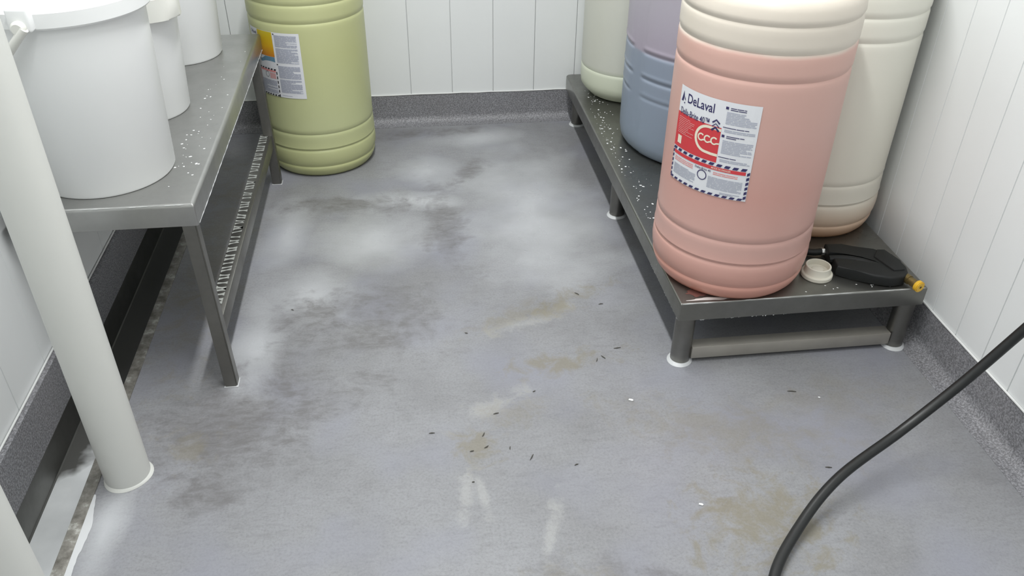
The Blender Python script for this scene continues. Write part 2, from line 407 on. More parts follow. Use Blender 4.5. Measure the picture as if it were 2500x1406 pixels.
bmesh.ops.remove_doubles(bm, verts=bm.verts[:], dist=1e-5)
obj('sealant', bm, M_SCALE, dr)

# ------------------------------------------------------------------ standpipes
def standpipe(loc, label, rad=0.0485):
    t = thing('standpipe', label, 'pipe', loc, group='standpipes by the left wall')
    bm = bmesh.new(); add_lathe(bm, [(rad-0.004, 0), (rad, 0), (rad, ZC), (rad-0.004, ZC), (rad-0.004, 0)], 48)
    obj('pipe', bm, M_PIPE, t)
    bm = bmesh.new(); add_lathe(bm, [(rad-0.002, 0.009), (rad+0.0015, 0.006), (rad+0.0045, 0.0005), (rad-0.002, 0.0005)], 48, rfun=lambda a, r, z: r+0.0015*math.sin(3*a+1)*(z < .005))
    obj('sealant', bm, M_PIPE, t)
standpipe((-0.679, 1.402, 0), 'cream plastic pipe rising from the floor in front of the steel bench')
standpipe((-0.672, 0.905, 0), 'cream plastic pipe cut off by the bottom left corner of the picture')

# ------------------------------------------------------------------ steel bench
BT = 0.525
t = thing('steel_bench', 'tall stainless steel bench carrying white pails along the left wall', 'bench', (0, 0, 0))
bm = bmesh.new(); folded_top(bm, -0.884, -0.484, 1.688, 2.885, 0.470, BT, (0.003, 0.004, 0.004, 0.003), 0.009)
obj('bench_top', bm, M_BENCH, t)
for yl in (1.708, 2.822):
    bm = bmesh.new(); hw = 0.0160
    q = []
    for z, dx, dy in ((0.0, 0.016, -0.012), (0.518, 0.003, 0.0)):
        q.append([bm.verts.new((-0.510+dx+sx*hw, yl+dy+sy*hw, z)) for sx, sy in ((-1, -1), (1, -1), (1, 1), (-1, 1))])
    for i in range(4): bm.faces.new((q[0][i], q[0][(i+1) % 4], q[1][(i+1) % 4], q[1][i]))
    bm.faces.new(q[0][::-1]); bm.faces.new(q[1])
    bmesh.ops.bevel(bm, geom=bm.edges[:], offset=0.003, segments=2, affect='EDGES')
    obj('leg', bm, M_LEG, t)
    bm = bmesh.new(); add_box(bm, -0.5115, -0.4760, yl-0.030, yl+0.006, 0.0003, 0.0018, 0.0008)
    obj('sealant', bm, M_SCALE, t)
bm = bmesh.new(); add_box(bm, -0.527, -0.487, 1.725, 2.818, 0.140, 0.190, 0.003)
rail = obj('stretcher_rail', bm, M_LEG, t)
bm = bmesh.new()   # pale scalloped limescale left between water drops on top of the rail
yy = 1.745
while yy < 2.80:
    tl_ = random.uniform(-0.010, 0.010); k = random.uniform(0.75, 1.2)
    xs = (-0.5245, -0.519, -0.511, -0.504, -0.4985); hw = [h_*k*random.uniform(0.8, 1.2) for h_ in (0.0068, 0.0040, 0.0026, 0.0040, 0.0066)]
    lo = [bm.verts.new((x, yy+tl_*i/4-h_, 0.1905)) for i, (x, h_) in enumerate(zip(xs, hw))]; hi = [bm.verts.new((x, yy+tl_*i/4+h_, 0.1905)) for i, (x, h_) in enumerate(zip(xs, hw))]
    for i in range(4): bm.faces.new((lo[i], lo[i+1], hi[i+1], hi[i]))
    yy += random.uniform(0.015, 0.026)
stuff(obj('limescale_marks', bm, plain('pale_limescale', (0.33, 0.34, 0.32), 0.4), rail))
bm = bmesh.new(); add_box(bm, -0.884, -0.856, 1.70, 2.87, 0.43, 0.519, 0.002)
obj('wall_ledge', bm, M_LEG, t)
def drops(bm, pts, z):
    for x, y, a, b in pts:
        n0 = len(bm.verts); add_lathe(bm, [(1.0, 0), (0.85, 0.3), (0.5, 0.48), (0, 0.55)], 10)
        bm.verts.ensure_lookup_table(); ra = random.uniform(0, PI)
        for v in bm.verts[n0:]:
            px, py = v.co.x*a, v.co.y*b
            v.co = Vector((x+px*math.cos(ra)-py*math.sin(ra), y+px*math.sin(ra)+py*math.cos(ra), z+v.co.z*0.0009))
pp = []
for i in range(46):
    y = random.triangular(1.76, 2.75, 2.0); s = random.choice((0.001, 0.0012, 0.0016, 0.0022, 0.003))
    pp.append((random.uniform(-0.57, -0.505), y, s, s*random.uniform(0.7, 1.6)))
bm = bmesh.new(); drops(bm, pp, BT+0.0002)
stuff(obj('water_drops', bm, M_DROP, t))
bm = bmesh.new()   # limescale line along the lower edge of the lip and bright front fold
pts = [(-0.4832, y/1000, 0.4705+random.uniform(-0.0006, 0.0006)) for y in range(1700, 2880, 12)]
add_tube(bm, pts, [random.uniform(0.0003, 0.0010) for _ in pts], 6)
obj('limescale_line', bm, M_SCALE, t)

def fold_highlight(p0, p1, parent, rmax):  # thin pale tube painting a bright highlight along a folded steel edge
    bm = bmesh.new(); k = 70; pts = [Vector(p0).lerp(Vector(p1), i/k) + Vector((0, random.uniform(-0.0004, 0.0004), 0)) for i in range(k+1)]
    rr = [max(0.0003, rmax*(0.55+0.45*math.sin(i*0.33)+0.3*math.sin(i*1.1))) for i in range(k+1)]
    add_tube(bm, pts, rr, 6); obj('fold_highlight', bm, M_GLINT, parent)
n = N('pale_fold_highlight'); n.set(Base_Color=(0.55, 0.56, 0.55), Metallic=0.3, Roughness=0.15); M_GLINT = n.m
fold_highlight((-0.80, 1.6905, BT-0.0022), (-0.490, 1.6905, BT-0.0022), t, 0.0017)
# ------------------------------------------------------------------ pails
def pail(name, loc, r0, r1, h, label, rim_h, rim_r, lid=True):
    t = thing(name, label, 'pail', loc, group='white plastic pails on the bench')
    bm = bmesh.new()
    add_lathe(bm, [(0, 0.004), (r0-0.012, 0.004), (r0-0.010, 0), (r0-0.004, 0.0), (r0, 0.006), (r1, h), (r1-0.003, h), (r0-0.003, 0.01), (0, 0.008)], 72)
    obj('body', bm, M_PAIL, t)
    return t
p1 = pail('pail', (-0.712, 1.880, BT+0.0008), 0.150, 0.166, 0.40, 'large white plastic pail at the near end of the bench with lid and bail', 0.03, 0.18)
bm = bmesh.new(); z0, z1 = 0.382, 0.418
add_lathe(bm, [(0.164, z0), (0.178, z0), (0.181, z0+0.004), (0.181, z1-0.004), (0.178, z1), (0.163, z1), (0.160, z1-0.004), (0.157, z1-0.046), (0.150, z1-0.050), (0, z1-0.050)], 72)
lid = obj('lid', bm, M_PAIL, p1)
for sg, a in ((-1, math.radians(-93)), (1, math.radians(87))):
    bm = bmesh.new(); add_box(bm, 0.150, 0.199, -0.021, 0.021, z0+0.002, z1+0.012, 0.005, 3)
    bmesh.ops.rotate(bm, verts=bm.verts[:], cent=(0, 0, 0), matrix=Matrix.Rotation(a, 3, 'Z'))
    obj('handle_boss', bm, M_PAIL, p1)
    bm = bmesh.new(); add_tube(bm, [(0.197, 0, 0.395), (0.207, 0, 0.395), (0.212, 0, 0.395)], [0.014, 0.014, 0.010], 24)
    bmesh.ops.rotate(bm, verts=bm.verts[:], cent=(0, 0, 0), matrix=Matrix.Rotation(a, 3, 'Z'))
    obj('pivot', bm, M_CREAMLID, p1)
bm = bmesh.new(); tl = math.radians(46); pts = []
for k in range(41):
    th = PI*k/40; ax = -math.cos(th)*0.206; ou = math.sin(th)*0.232
    pts.append((-ou*math.cos(tl)*0.98, ax, 0.395-ou*math.sin(tl)))
add_tube(bm, pts, 0.0085, 14); obj('bail_handle', bm, M_CREAMLID, p1)

p2 = pail('pail', (-0.714, 2.250, BT+0.0008), 0.119, 0.134, 0.262, 'small white plastic pail with overhanging cream lid, middle of the bench', 0.03, 0.14)
def superpoly(s, n=48, e=4.0):
    return [(s*math.copysign(abs(math.cos(a))**(2/e), math.cos(a)), s*math.copysign(abs(math.sin(a))**(2/e), math.sin(a))) for a in (2*PI*i/n for i in range(n))]
bm = bmesh.new(); add_prism(bm, superpoly(0.141), 0.262, 0.315, 0.004)
bmesh.ops.rotate(bm, verts=bm.verts[:], cent=(0, 0, 0), matrix=Matrix.Rotation(math.radians(20), 3, 'Z'))
obj('lid', bm, M_CREAMLID, p2)
bm = bmesh.new(); add_tube(bm, [(0.03, 0, 0.315), (0.03, 0, 0.345), (-0.03, 0, 0.345), (-0.03, 0, 0.315)], 0.008, 10)
obj('lid_grip', bm, M_CREAMLID, p2)
p3 = pail('pail', (-0.703, 2.700, BT+0.0008), 0.125, 0.145, 0.40, 'white plastic pail at the far end of the bench by the back wall', 0.03, 0.15)
bm = bmesh.new(); add_lathe(bm, [(0.143, 0.385), (0.155, 0.385), (0.157, 0.39), (0.157, 0.412), (0.153, 0.416), (0.14, 0.416), (0.137, 0.40), (0, 0.40)], 64)
obj('lid', bm, M_PAIL, p3)

# ------------------------------------------------------------------ low steel platform
PZ = 0.203
t = thing('steel_platform', 'low stainless steel platform along the right wall holding chemical drums', 'platform', (0, 0, 0))
bm = bmesh.new(); folded_top(bm, 0.646, 1.310, 1.632, 3.262, 0.150, PZ, (0.003, 0.004, 0.02, 0.022), 0.005)
obj('platform_top', bm, M_PLAT, t)
for lx, ly in ((0.677, 1.661), (0.688, 2.447), (0.698, 3.222), (1.281, 1.661), (1.278, 2.447), (1.278, 3.222)):
    bm = bmesh.new(); add_lathe(bm, [(0, 0.001), (0.0245, 0.001), (0.026, 0.004), (0.026, 0.197), (0, 0.197)], 32, (lx, ly, 0))
    obj('leg', bm, M_LEG, t)
    bm = bmesh.new(); add_lathe(bm, [(0.025, 0.006), (0.029, 0.006), (0.034, 0.0012), (0.035, 0.0003), (0.025, 0.0003)], 32, (lx, ly, 0), rfun=lambda a, r, z: r+0.002*math.sin(2*a+lx*9)*(r > .03))
    obj('sealant_ring', bm, M_SCALE, t)
for ly in (1.661, 3.222):
    bm = bmesh.new(); add_box(bm, 0.701, 1.257, ly-0.018, ly+0.018, 0.013, 0.050, 0.002)
    obj('cross_bar', bm, M_BAR, t)
pp = []
for i in range(150):
    y = random.uniform(1.95, 3.15); s = random.choice((0.001, 0.0013, 0.0016, 0.002, 0.0025, 0.0035))
    pp.append((0.668+abs(random.gauss(0.02, 0.03)) + (0.02 if y > 2.9 else 0), y, s*0.9, s*random.uniform(0.7, 1.5)))
for i in range(14): pp.append((random.uniform(0.98, 1.22), random.uniform(1.645, 1.68), 0.0016, 0.0025))
bm = bmesh.new(); drops(bm, pp, PZ+0.0002)
stuff(obj('water_drops', bm, M_DROP, t))
bm = bmesh.new()   # drips hanging under the lip
for i in range(26):
    x = random.uniform(0.66, 0.95); r = random.uniform(0.001, 0.0025)
    add_lathe(bm, [(0, -r*1.8), (r*0.8, -r), (r, 0), (0, r)], 8, (x, 1.634, 0.150))
for i in range(30):
    y = random.uniform(1.64, 1.95); r = random.uniform(0.001, 0.0025)
    add_lathe(bm, [(0, -r*1.8), (r*0.8, -r), (r, 0), (0, r)], 8, (0.648, y, 0.150+random.choice((0, 0, 0.0, 0.01))))
stuff(obj('hanging_drips', bm, M_DROP, t))
fold_highlight((0.651, 1.6335, PZ-0.0012), (1.302, 1.6335, PZ-0.0012), t, 0.0017)
def puddle(bm, c, rx, ry, z, seed):
    rn = random.Random(seed); ph = [rn.uniform(0, 6) for _ in range(4)]
    vs_ = []
    for i in range(40):
        a = 2*PI*i/40; k = 1+0.22*math.sin(2*a+ph[0])+0.16*math.sin(5*a+ph[1])+0.10*math.sin(9*a+ph[2])
        vs_.append(bm.verts.new((c[0]+rx*k*math.cos(a), c[1]+ry*k*math.sin(a), z)))
    bm.faces.new(vs_)
n = N('pale_water_sheen'); n.set(Base_Color=(0.62, 0.58, 0.56), Metallic=0.1, Roughness=0.12); M_PUD = n.m  # pale base colour paints in the puddle's wet sheen
n = N('pink_spill'); n.set(Base_Color=(0.22, 0.10, 0.085), Metallic=0.3, Roughness=0.10); M_SPILL = n.m
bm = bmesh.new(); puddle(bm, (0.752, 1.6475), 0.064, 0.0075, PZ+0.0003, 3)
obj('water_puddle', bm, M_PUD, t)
bm = bmesh.new(); puddle(bm, (0.700, 1.675), 0.026, 0.014, PZ+0.0006, 5)
obj('pink_spill', bm, M_SPILL, t)

# ------------------------------------------------------------------ drums
def groove(z, r, d=0.0030, w=0.0062): return [(r, z-w*1.6), (r-d*0.35, z-w*0.7), (r-d, z-w*0.1), (r-d*0.75, z+w*0.45), (r+0.0004, z+w*1.3)]
DRUM = [(0, 0.006), (0.14, 0.006), (0.150, 0.0), (0.168, 0.0), (0.177, 0.004), (0.185, 0.014), (0.1905, 0.026)] + groove(0.0440, 0.1935, 0.0026, 0.005) + [(0.1968, 0.058), (0.1986, 0.075), (0.1986, 0.090)] \
     + groove(0.1095, 0.1978, 0.0040) + [(0.1966, 0.130), (0.1966, 0.150)] + groove(0.1705, 0.1962, 0.0030) + [(0.1956, 0.19), (0.1958, 0.36), (0.1956, 0.54)] + groove(0.5620, 0.1956) + [(0.1962, 0.58), (0.1962, 0.60)] \
     + groove(0.6220, 0.1962, 0.0030) + [(0.1966, 0.64), (0.1966, 0.658)] + groove(0.6790, 0.1962, 0.0032) + [(0.1958, 0.694), (0.1945, 0.708), (0.1885, 0.724), (0.176, 0.733), (0.155, 0.735), (0.150, 0.728), (0.10, 0.722), (0, 0.720)]
def drum(name, loc, m, label, rs=1.0, hs=1.0, rotz=0, bungs=(1, 1), seg=96):
    t = thing(name, label, 'drum', loc, rotz, 'chemical drums')
    bm = bmesh.new(); add_lathe(bm, [(r*rs, z*hs) for r, z in DRUM], seg)
    obj('body', bm, m, t)
    for k, has in enumerate(bungs):
        cx, cy = 0.085*rs*(1-2*k), 0.0
        bm = bmesh.new(); add_lathe(bm, [(0.033, 0.718*hs), (0.033, 0.742*hs), (0.028, 0.742*hs), (0.028, 0.715*hs), (0, 0.715*hs)], 32, (cx, cy, 0))
        obj('bung_neck', bm, m, t)
        if has:
            bm = bmesh.new(); add_lathe(bm, [(0.0375, 0.728*hs), (0.0375, 0.750*hs), (0.034, 0.753*hs), (0, 0.753*hs)], 32, (cx, cy, 0))
            obj('bung_cap', bm, M_CAP, t)
    return t
DZ = PZ+0.0008
PINK_C, PINK_S = (0.822, 1.812, DZ), 1.015
d_pink = drum('plastic_drum', PINK_C, M_PINK, 'pink liquid drum with printed label at the front of the low platform', PINK_S, 1.02, 0, (0, 1))
YEL_C = (-0.338, 3.026, 0.0005)
d_yel = drum('plastic_drum', YEL_C, M_YELD, 'yellow-green drum standing on the floor behind the bench', 1.02, 1.005)
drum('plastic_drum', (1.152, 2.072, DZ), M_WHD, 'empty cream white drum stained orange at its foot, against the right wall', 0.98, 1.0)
CREAM = [(0, 0.006), (0.12, 0.006), (0.125, 0), (0.138, 0), (0.148, 0.006), (0.152, 0.014), (0.165, 0.022), (0.178, 0.040), (0.181, 0.060), (0.1815, 0.10), (0.1805, 0.108), (0.178, 0.112), (0.180, 0.118), (0.1812, 0.13), (0.1812, 0.60), (0.178, 0.64), (0.16, 0.66), (0.05, 0.67), (0, 0.67)]
t = thing('plastic_drum', 'pale green-white drum at the far back corner of the low platform', 'drum', (0.852, 3.068, DZ), 0, 'chemical drums')
bm = bmesh.new(); add_lathe(bm, CREAM, 80); obj('body', bm, M_GRD, t)
bm = bmesh.new(); add_lathe(bm, [(0.045, 0.665), (0.045, 0.70), (0.04, 0.704), (0, 0.704)], 32); obj('bung_cap', bm, M_CAP, t)
# big blue-filled drum with ribs broken by plain vertical bands
t = thing('plastic_drum', 'wide blue-filled drum on the low platform behind the pink drum', 'drum', (1.014, 2.595, DZ), 0, 'chemical drums')
ribs = (0.205, 0.268, 0.350, 0.62, 0.69)
def brf(a, r, z):
    band = 1.0
    for c0 in (-2.88, -2.88+PI/2, -2.88+PI, -2.88+1.5*PI):
        d = abs((a-c0+PI) % (2*PI)-PI)
        band = min(band, max(0.0, min(1.0, (d-0.10)/0.03)))
    k = sum((0.5 if q < 0.25 else 1)*(math.exp(-((z-q)/0.006)**2) - 0.35*math.exp(-((z-q-0.014)/0.006)**2)) for q in ribs)
    return r - 0.0045*k*band*(1 if z > 0.12 else 0) + 0.002*band
pr_ = [(0, 0.01), (0.24, 0.01), (0.248, 0), (0.262, 0), (0.275, 0.006), (0.287, 0.022), (0.2915, 0.045), (0.2925, 0.07)]
z = 0.10
while z < 0.80: pr_.append((0.2925+0.006*(z-0.1), z)); z += 0.0025
pr_ += [(0.295, 0.83), (0.288, 0.86), (0.26, 0.88), (0.1, 0.885), (0, 0.885)]
bm = bmesh.new(); add_lathe(bm, pr_, 160, rfun=brf); obj('body', bm, M_BLD, t, angle=60)
for k in (-1, 1):
    bm = bmesh.new(); add_lathe(bm, [(0.035, 0.88), (0.035, 0.90), (0.031, 0.903), (0, 0.903)], 32, (0.18*k, 0, 0)); obj('bung_cap', bm, M_CAP, t)

# ------------------------------------------------------------------ drum labels (flat print wrapped round the drum)
class Wrap:
    def __init__(self, r, a0): self.r, self.a0 = r, a0
    def p(self, u, v, e):
        a = self.a0 + u/self.r; return ((self.r+e)*math.cos(a), (self.r+e)*math.sin(a), v)
    def quad(self, bm, u0, u1, v0, v1, e, sk=0.0, n=None):
        n = n or max(1, int(abs(u1-u0)/0.008)+1); prev = None
        for i in range(n+1):
            u = u0+(u1-u0)*i/n
            cur = (bm.verts.new(self.p(u, v0, e)), bm.verts.new(self.p(u+sk, v1, e)))
            if prev: bm.faces.new((prev[0], cur[0], cur[1], prev[1]))
            prev = cur
    def poly(self, bm, pts, e): bm.faces.new([bm.verts.new(self.p(u, v, e)) for u, v in pts])
    def stroke(self, bm, pts, wd, e):
        P = [Vector(q) for q in pts]; prev = None
        for i, q in enumerate(P):
            tt = (P[min(i+1, len(P)-1)]-P[max(i-1, 0)]).normalized(); nn = Vector((-tt.y, tt.x))*wd/2
            cur = (bm.verts.new(self.p(q.x+nn.x, q.y+nn.y, e)), bm.verts.new(self.p(q.x-nn.x, q.y-nn.y, e)))
            if prev: bm.faces.new((prev[0], cur[0], cur[1], prev[1]))
            prev = cur
    def text(self, bm, s, u, v, width, height, e, bold=0.0):
        cu = bpy.data.curves.new('txt', 'FONT'); cu.body = s; cu.size = 1.0; cu.offset = bold; cu.resolution_u = 4
        o = bpy.data.objects.new('txt', cu); me = bpy.data.meshes.new_from_object(o)
        xs = [q.co.x for q in me.vertices]; ys = [q.co.y for q in me.vertices]
        x0, x1, y1 = min(xs), max(xs), max(ys)
        kx = width/(x1-x0); ky = height/y1
        vv = [bm.verts.new(self.p(u+(q.co.x-x0)*kx, v+q.co.y*ky, e)) for q in me.vertices]
        for f in me.polygons:
            try: bm.faces.new([vv[i] for i in f.vertices])
            except ValueError: pass
        bpy.data.objects.remove(o); bpy.data.curves.remove(cu); bpy.data.meshes.remove(me)
    def fine(self, bm, u0, u1, v0, v1, pitch, e, rn, gap=0.18, fill=0.62):
        v = v1-pitch
        while v >= v0:
            end = u1 if rn.random() > gap else u0+(u1-u0)*rn.uniform(0.45, 0.95)
            u = u0
            while u < end-0.002:
                l = min(rn.uniform(0.008, 0.03), end-u)
                self.quad(bm, u, u+l, v, v+pitch*fill, e); u += l+0.0012
            v -= pitch
    def hazard(self, bm, u0, u1, v, h, e, n, sk=0.004):
        d = (u1-u0)/n
        for i in range(n): self.quad(bm, u0+i*d, u0+i*d+d*0.6, v, v+h, e, sk, 1)
    def hazard_v(self, bm, u, wd, v0, v1, e, n, sk=0.003):
        d = (v1-v0)/n
        for i in range(n): self.poly(bm, [(u, v0+i*d), (u+wd, v0+i*d+sk), (u+wd, v0+i*d+sk+d*0.62), (u, v0+i*d+d*0.62)], e)
E1, E2, E3, E4 = 0.0012, 0.0016, 0.0020, 0.0024
def sub(name, bm, m, parent): return obj(name, bm, m, parent, smooth=False)
# pink drum label
rn = random.Random(11)
W = Wrap(0.1958*1.015, math.radians(-169.2)); LW = 0.2115; LC = 0.131; V0, V1 = 0.290, 0.522
bm = bmesh.new(); W.quad(bm, 0, LW, V0, V1, E1); lab = sub('label', bm, P_WHITE, d_pink)
bm = bmesh.new(); W.text(bm, 'DeLaval', 0.030, 0.4885, 0.078, 0.0215, E2, 0.012); sub('brand_lettering', bm, P_NAVY, lab)
bm = bmesh.new()
W.poly(bm, [(0.006, 0.486), (0.013, 0.486), (0.0165, 0.497), (0.013, 0.511)], E2)
W.poly(bm, [(0.018, 0.492), (0.023, 0.489), (0.019, 0.499)], E2); W.poly(bm, [(0.016, 0.484), (0.020, 0.481), (0.021, 0.486)], E2)
sub('emblem', bm, P_NAVY, lab)
bm = bmesh.new(); W.text(bm, 'Della-Brite 40\u2122', 0.010, 0.4580, 0.090, 0.0150, E4, 0.008); sub('product_lettering', bm, P_NAVY, lab)
RB, RT = 0.374, 0.459
bm = bmesh.new(); W.quad(bm, 0, LC, RB, RT, E2); sub('red_panel', bm, P_RED, lab)
bm = bmesh.new()
loop = [(LC, RT-0.006), (0.108, RT-0.005)] + [(0.100+0.030*math.cos(a), 0.4235+0.0305*math.sin(a)) for a in [PI*0.5+PI*k/14 for k in range(15)]] + [(0.115, 0.392), (LC, 0.392)]
W.stroke(bm, loop, 0.0065, E3)
for cx in (0.0845, 0.1015, 0.1185):
    W.stroke(bm, [(cx+0.0075*math.cos(a), 0.4245+0.0078*math.sin(a)) for a in [0.75+(2*PI-1.5)*k/16 for k in range(17)]] + [(cx+0.0125, 0.4205)], 0.0036, E3)
stuff(sub('coil_drawing', bm, P_CREAM, lab))
bm = bmesh.new(); W.fine(bm, 0.008, 0.062, 0.408, 0.452, 0.0042, E3, rn, 0.5, 0.4); stuff(sub('panel_print', bm, P_PALE, lab))
bm = bmesh.new(); W.quad(bm, 0.012, 0.026, 0.384, 0.404, E3); sub('panel_box', bm, P_CREAM, lab)
bm = bmesh.new()
for k, (w_, c0) in enumerate(((0.0036, 0.475), (0.0022, 0.466), (0.0048, 0.457))):
    W.stroke(bm, [(0.108, c0-0.008), (0.117, c0), (0.126, c0-0.008)], w_, E4)
sub('chevrons', bm, P_NAVY, lab)
bm = bmesh.new()
W.hazard(bm, 0.0, LW-0.004, 0.3655, 0.0068, E3, 11); W.hazard(bm, 0.0, LW-0.004, V0+0.001, 0.0058, E3, 12)
W.hazard_v(bm, LW-0.007, 0.0062, V0+0.004, 0.366, E3, 6); W.hazard_v(bm, 0.0, 0.005, V0+0.004, 0.366, E3, 6)
stuff(sub('hazard_border', bm, P_NAVY, lab))
bm = bmesh.new(); W.quad(bm, 0.006, LW-0.010, 0.3555, 0.3640, E3); sub('warning_band', bm, P_RED, lab)
bm = bmesh.new(); W.text(bm, 'Delta-Brite 40', 0.080, 0.3475, 0.042, 0.0050, E3, 0.01)
W.stroke(bm, [(0.101+0.0115*math.cos(2*PI*k/28), 0.334+0.0115*math.sin(2*PI*k/28)) for k in range(29)], 0.0022, E3)
W.quad(bm, 0.134, 0.1405, 0.505, 0.511, E3); W.quad(bm, 0.134, 0.1405, 0.439, 0.445, E3)
W.fine(bm, 0.145, 0.18, 0.502, 0.512, 0.004, E3, rn, 0.2, 0.45); W.fine(bm, 0.145, 0.185, 0.436, 0.446, 0.004, E3, rn, 0.2, 0.45)
W.fine(bm, 0.134, 0.192, 0.461, 0.466, 0.0042, E3, rn, 0, 0.4); W.fine(bm, 0.134, 0.175, 0.389, 0.394, 0.0042, E3, rn, 0, 0.4)
stuff(sub('small_lettering', bm, P_NAVY, lab))
bm = bmesh.new()
for a, b in ((0.4695, 0.5005), (0.448, 0.459), (0.397, 0.4335), (0.376, 0.387)): W.fine(bm, 0.138, 0.206, a, b, 0.0037, E2, rn)
W.fine(bm, 0.010, 0.084, 0.305, 0.333, 0.0030, E2, rn, 0.1); W.fine(bm, 0.117, 0.198, 0.306, 0.338, 0.0030, E2, rn, 0.1); W.fine(bm, 0.15, 0.196, 0.298, 0.304, 0.003, E2, rn, 0.4)
stuff(sub('fine_print', bm, P_GREY, lab))
bm = bmesh.new(); W.fine(bm, 0.010, 0.074, 0.337, 0.352, 0.0042, E2, rn, 0.3, 0.5); W.fine(bm, 0.128, 0.185, 0.340, 0.352, 0.0042, E2, rn, 0.3, 0.5)
stuff(sub('red_print', bm, P_PALE, lab))
bm = bmesh.new(); W.text(bm, 'MODE DE DANGER', 0.122, 0.3577, 0.046, 0.0042, E4, 0.01); sub('band_lettering', bm, P_CREAM, lab)
# yellow-green drum label
W = Wrap(0.1958*1.02, math.radians(-157)); LW = math.radians(63.5)*0.1997; LC = math.radians(36)*0.1997; V0, V1 = 0.309, 0.536
bm = bmesh.new(); W.quad(bm, 0, LW, V0, V1, E1); lab = sub('label', bm, P_WHITE, d_yel)
bm = bmesh.new(); W.quad(bm, 0.054, LC-0.001, 0.450, V1-0.001, E2); W.quad(bm, 0.0, 0.054, 0.450, 0.505, E2); sub('yellow_panel', bm, P_YEL, lab)
bm = bmesh.new(); W.text(bm, 'DeLaval', 0.012, 0.5165, 0.036, 0.011, E2, 0.012); sub('brand_lettering', bm, P_NAVY, lab)
bm = bmesh.new()
top = [(0.0, 0.440), (0.03, 0.437), (0.06, 0.436), (0.08, 0.448), (0.105, 0.449), (LC-0.002, 0.449)]
bot = [(LC-0.002, 0.432), (0.105, 0.434), (0.095, 0.439), (0.085, 0.434), (0.07, 0.429), (0.055, 0.424), (0.03, 0.428), (0.0, 0.430)]
for i in range(5):
    a, b = top[i], top[i+1]
    def ib(u):
        q = sorted(bot)
        for (x0, y0), (x1, y1) in zip(q, q[1:]):
            if x0 <= u <= x1: return y0+(y1-y0)*(u-x0)/(x1-x0)
        return q[-1][1]
    W.poly(bm, [(a[0], ib(a[0])), (b[0], ib(b[0])), b, a], E2)
sub('mountain_drawing', bm, P_BLUE, lab)
bm = bmesh.new(); W.hazard(bm, 0.0, LC, 0.402, 0.0055, E3, 9, 0.002); W.hazard(bm, 0.0, LC, V0+0.001, 0.005, E3, 10, 0.002)
W.hazard_v(bm, LC-0.004, 0.0042, V0, 0.405, E3, 6, 0.0); W.quad(bm, LC+0.003, LC+0.008, V1-0.008, V1-0.004, E3); W.quad(bm, LC+0.003, LC+0.008, 0.424, 0.428, E3)
W.stroke(bm, [(0.079+0.008*math.cos(2*PI*k/20), 0.384+0.010*math.sin(2*PI*k/20)) for k in range(21)], 0.0012, E3)
stuff(sub('dashed_border', bm, P_BLACK, lab))
bm = bmesh.new(); W.quad(bm, 0.004, LC-0.006, 0.395, 0.4015, E2); sub('warning_band', bm, P_PALE, lab)
bm = bmesh.new(); W.quad(bm, 0.091, LC-0.008, 0.372, 0.392, E2); sub('pink_box', bm, plain('label_pink_box', (0.62, 0.36, 0.36), 0.5), lab)
bm = bmesh.new()
for a, b in ((0.487, 0.528), (0.432, 0.484), (0.378, 0.423), (0.325, 0.375)): W.fine(bm, LC+0.007, LW-0.010, a, b, 0.0034, E2, rn, 0.22, 0.80)
W.fine(bm, 0.02, LC-0.008, 0.318, 0.366, 0.0034, E2, rn, 0.1, 0.75); W.fine(bm, LC+0.008, LW-0.05, 0.314, 0.319, 0.003, E2, rn, 0.1, 0.5)
stuff(sub('fine_print', bm, P_GREY, lab))

# ------------------------------------------------------------------ loose cap
t = thing('drum_cap', 'cream plastic cap lying upside down beside the pink drum', 'cap', (1.042, 1.720, PZ+0.0003))
bm = bmesh.new(); add_lathe(bm, [(0, 0), (0.039, 0), (0.0405, 0.002), (0.0405, 0.010), (0.039, 0.012), (0.0345, 0.0125), (0.0335, 0.014), (0.0325, 0.032), (0.031, 0.033), (0.0285, 0.0325), (0.028, 0.017), (0.022, 0.016), (0, 0.016)], 56)
obj('shell', bm, M_CAP, t)
bm = bmesh.new(); add_lathe(bm, [(0, 0.023), (0.012, 0.0225), (0.015, 0.021), (0.017, 0.016), (0, 0.0155)], 32); obj('inner_plug', bm, M_CAP, t)

# ------------------------------------------------------------------ pressure washer gun
t = thing('spray_gun', 'black pressure washer gun with brass outlet lying on the low platform', 'spray gun', (0, 0, PZ))
Z0 = 0.001
head = [(1.107, 1.825), (1.094, 1.774), (1.140, 1.772), (1.178, 1.752), (1.206, 1.728), (1.213, 1.712), (1.204, 1.706), (1.178, 1.722), (1.140, 1.744), (1.098, 1.752), (1.090, 1.712), (1.125, 1.688), (1.165, 1.660), (1.205, 1.643), (1.240, 1.645), (1.262, 1.662), (1.272, 1.690), (1.271, 1.722), (1.262, 1.750), (1.252, 1.772), (1.238, 1.777), (1.224, 1.776), (1.180, 1.805), (1.150, 1.816)]
bm = bmesh.new(); add_prism(bm, head, Z0, 0.032, 0.006, 3); obj('gun_body', bm, M_GUN, t)
bm = bmesh.new(); add_tube(bm, spline([(1.092, 1.763, 0.020), (1.13, 1.759, 0.021), (1.165, 1.746, 0.021), (1.196, 1.723, 0.021), (1.216, 1.708, 0.021)], 6), [0.0105]*25, 10); obj('trigger', bm, M_GUNTRIG, t)
bm = bmesh.new(); add_prism(bm, [(1.206, 1.742), (1.232, 1.775), (1.252, 1.772), (1.268, 1.715), (1.256, 1.672), (1.226, 1.672)], 0.029, 0.036, 0.004, 2); obj('cover_plate', bm, M_GUNTRIG, t)
ax0, ax1 = Vector((1.254, 1.672, 0.017)), Vector((1.271, 1.614, 0.017))
dd = (ax1-ax0)
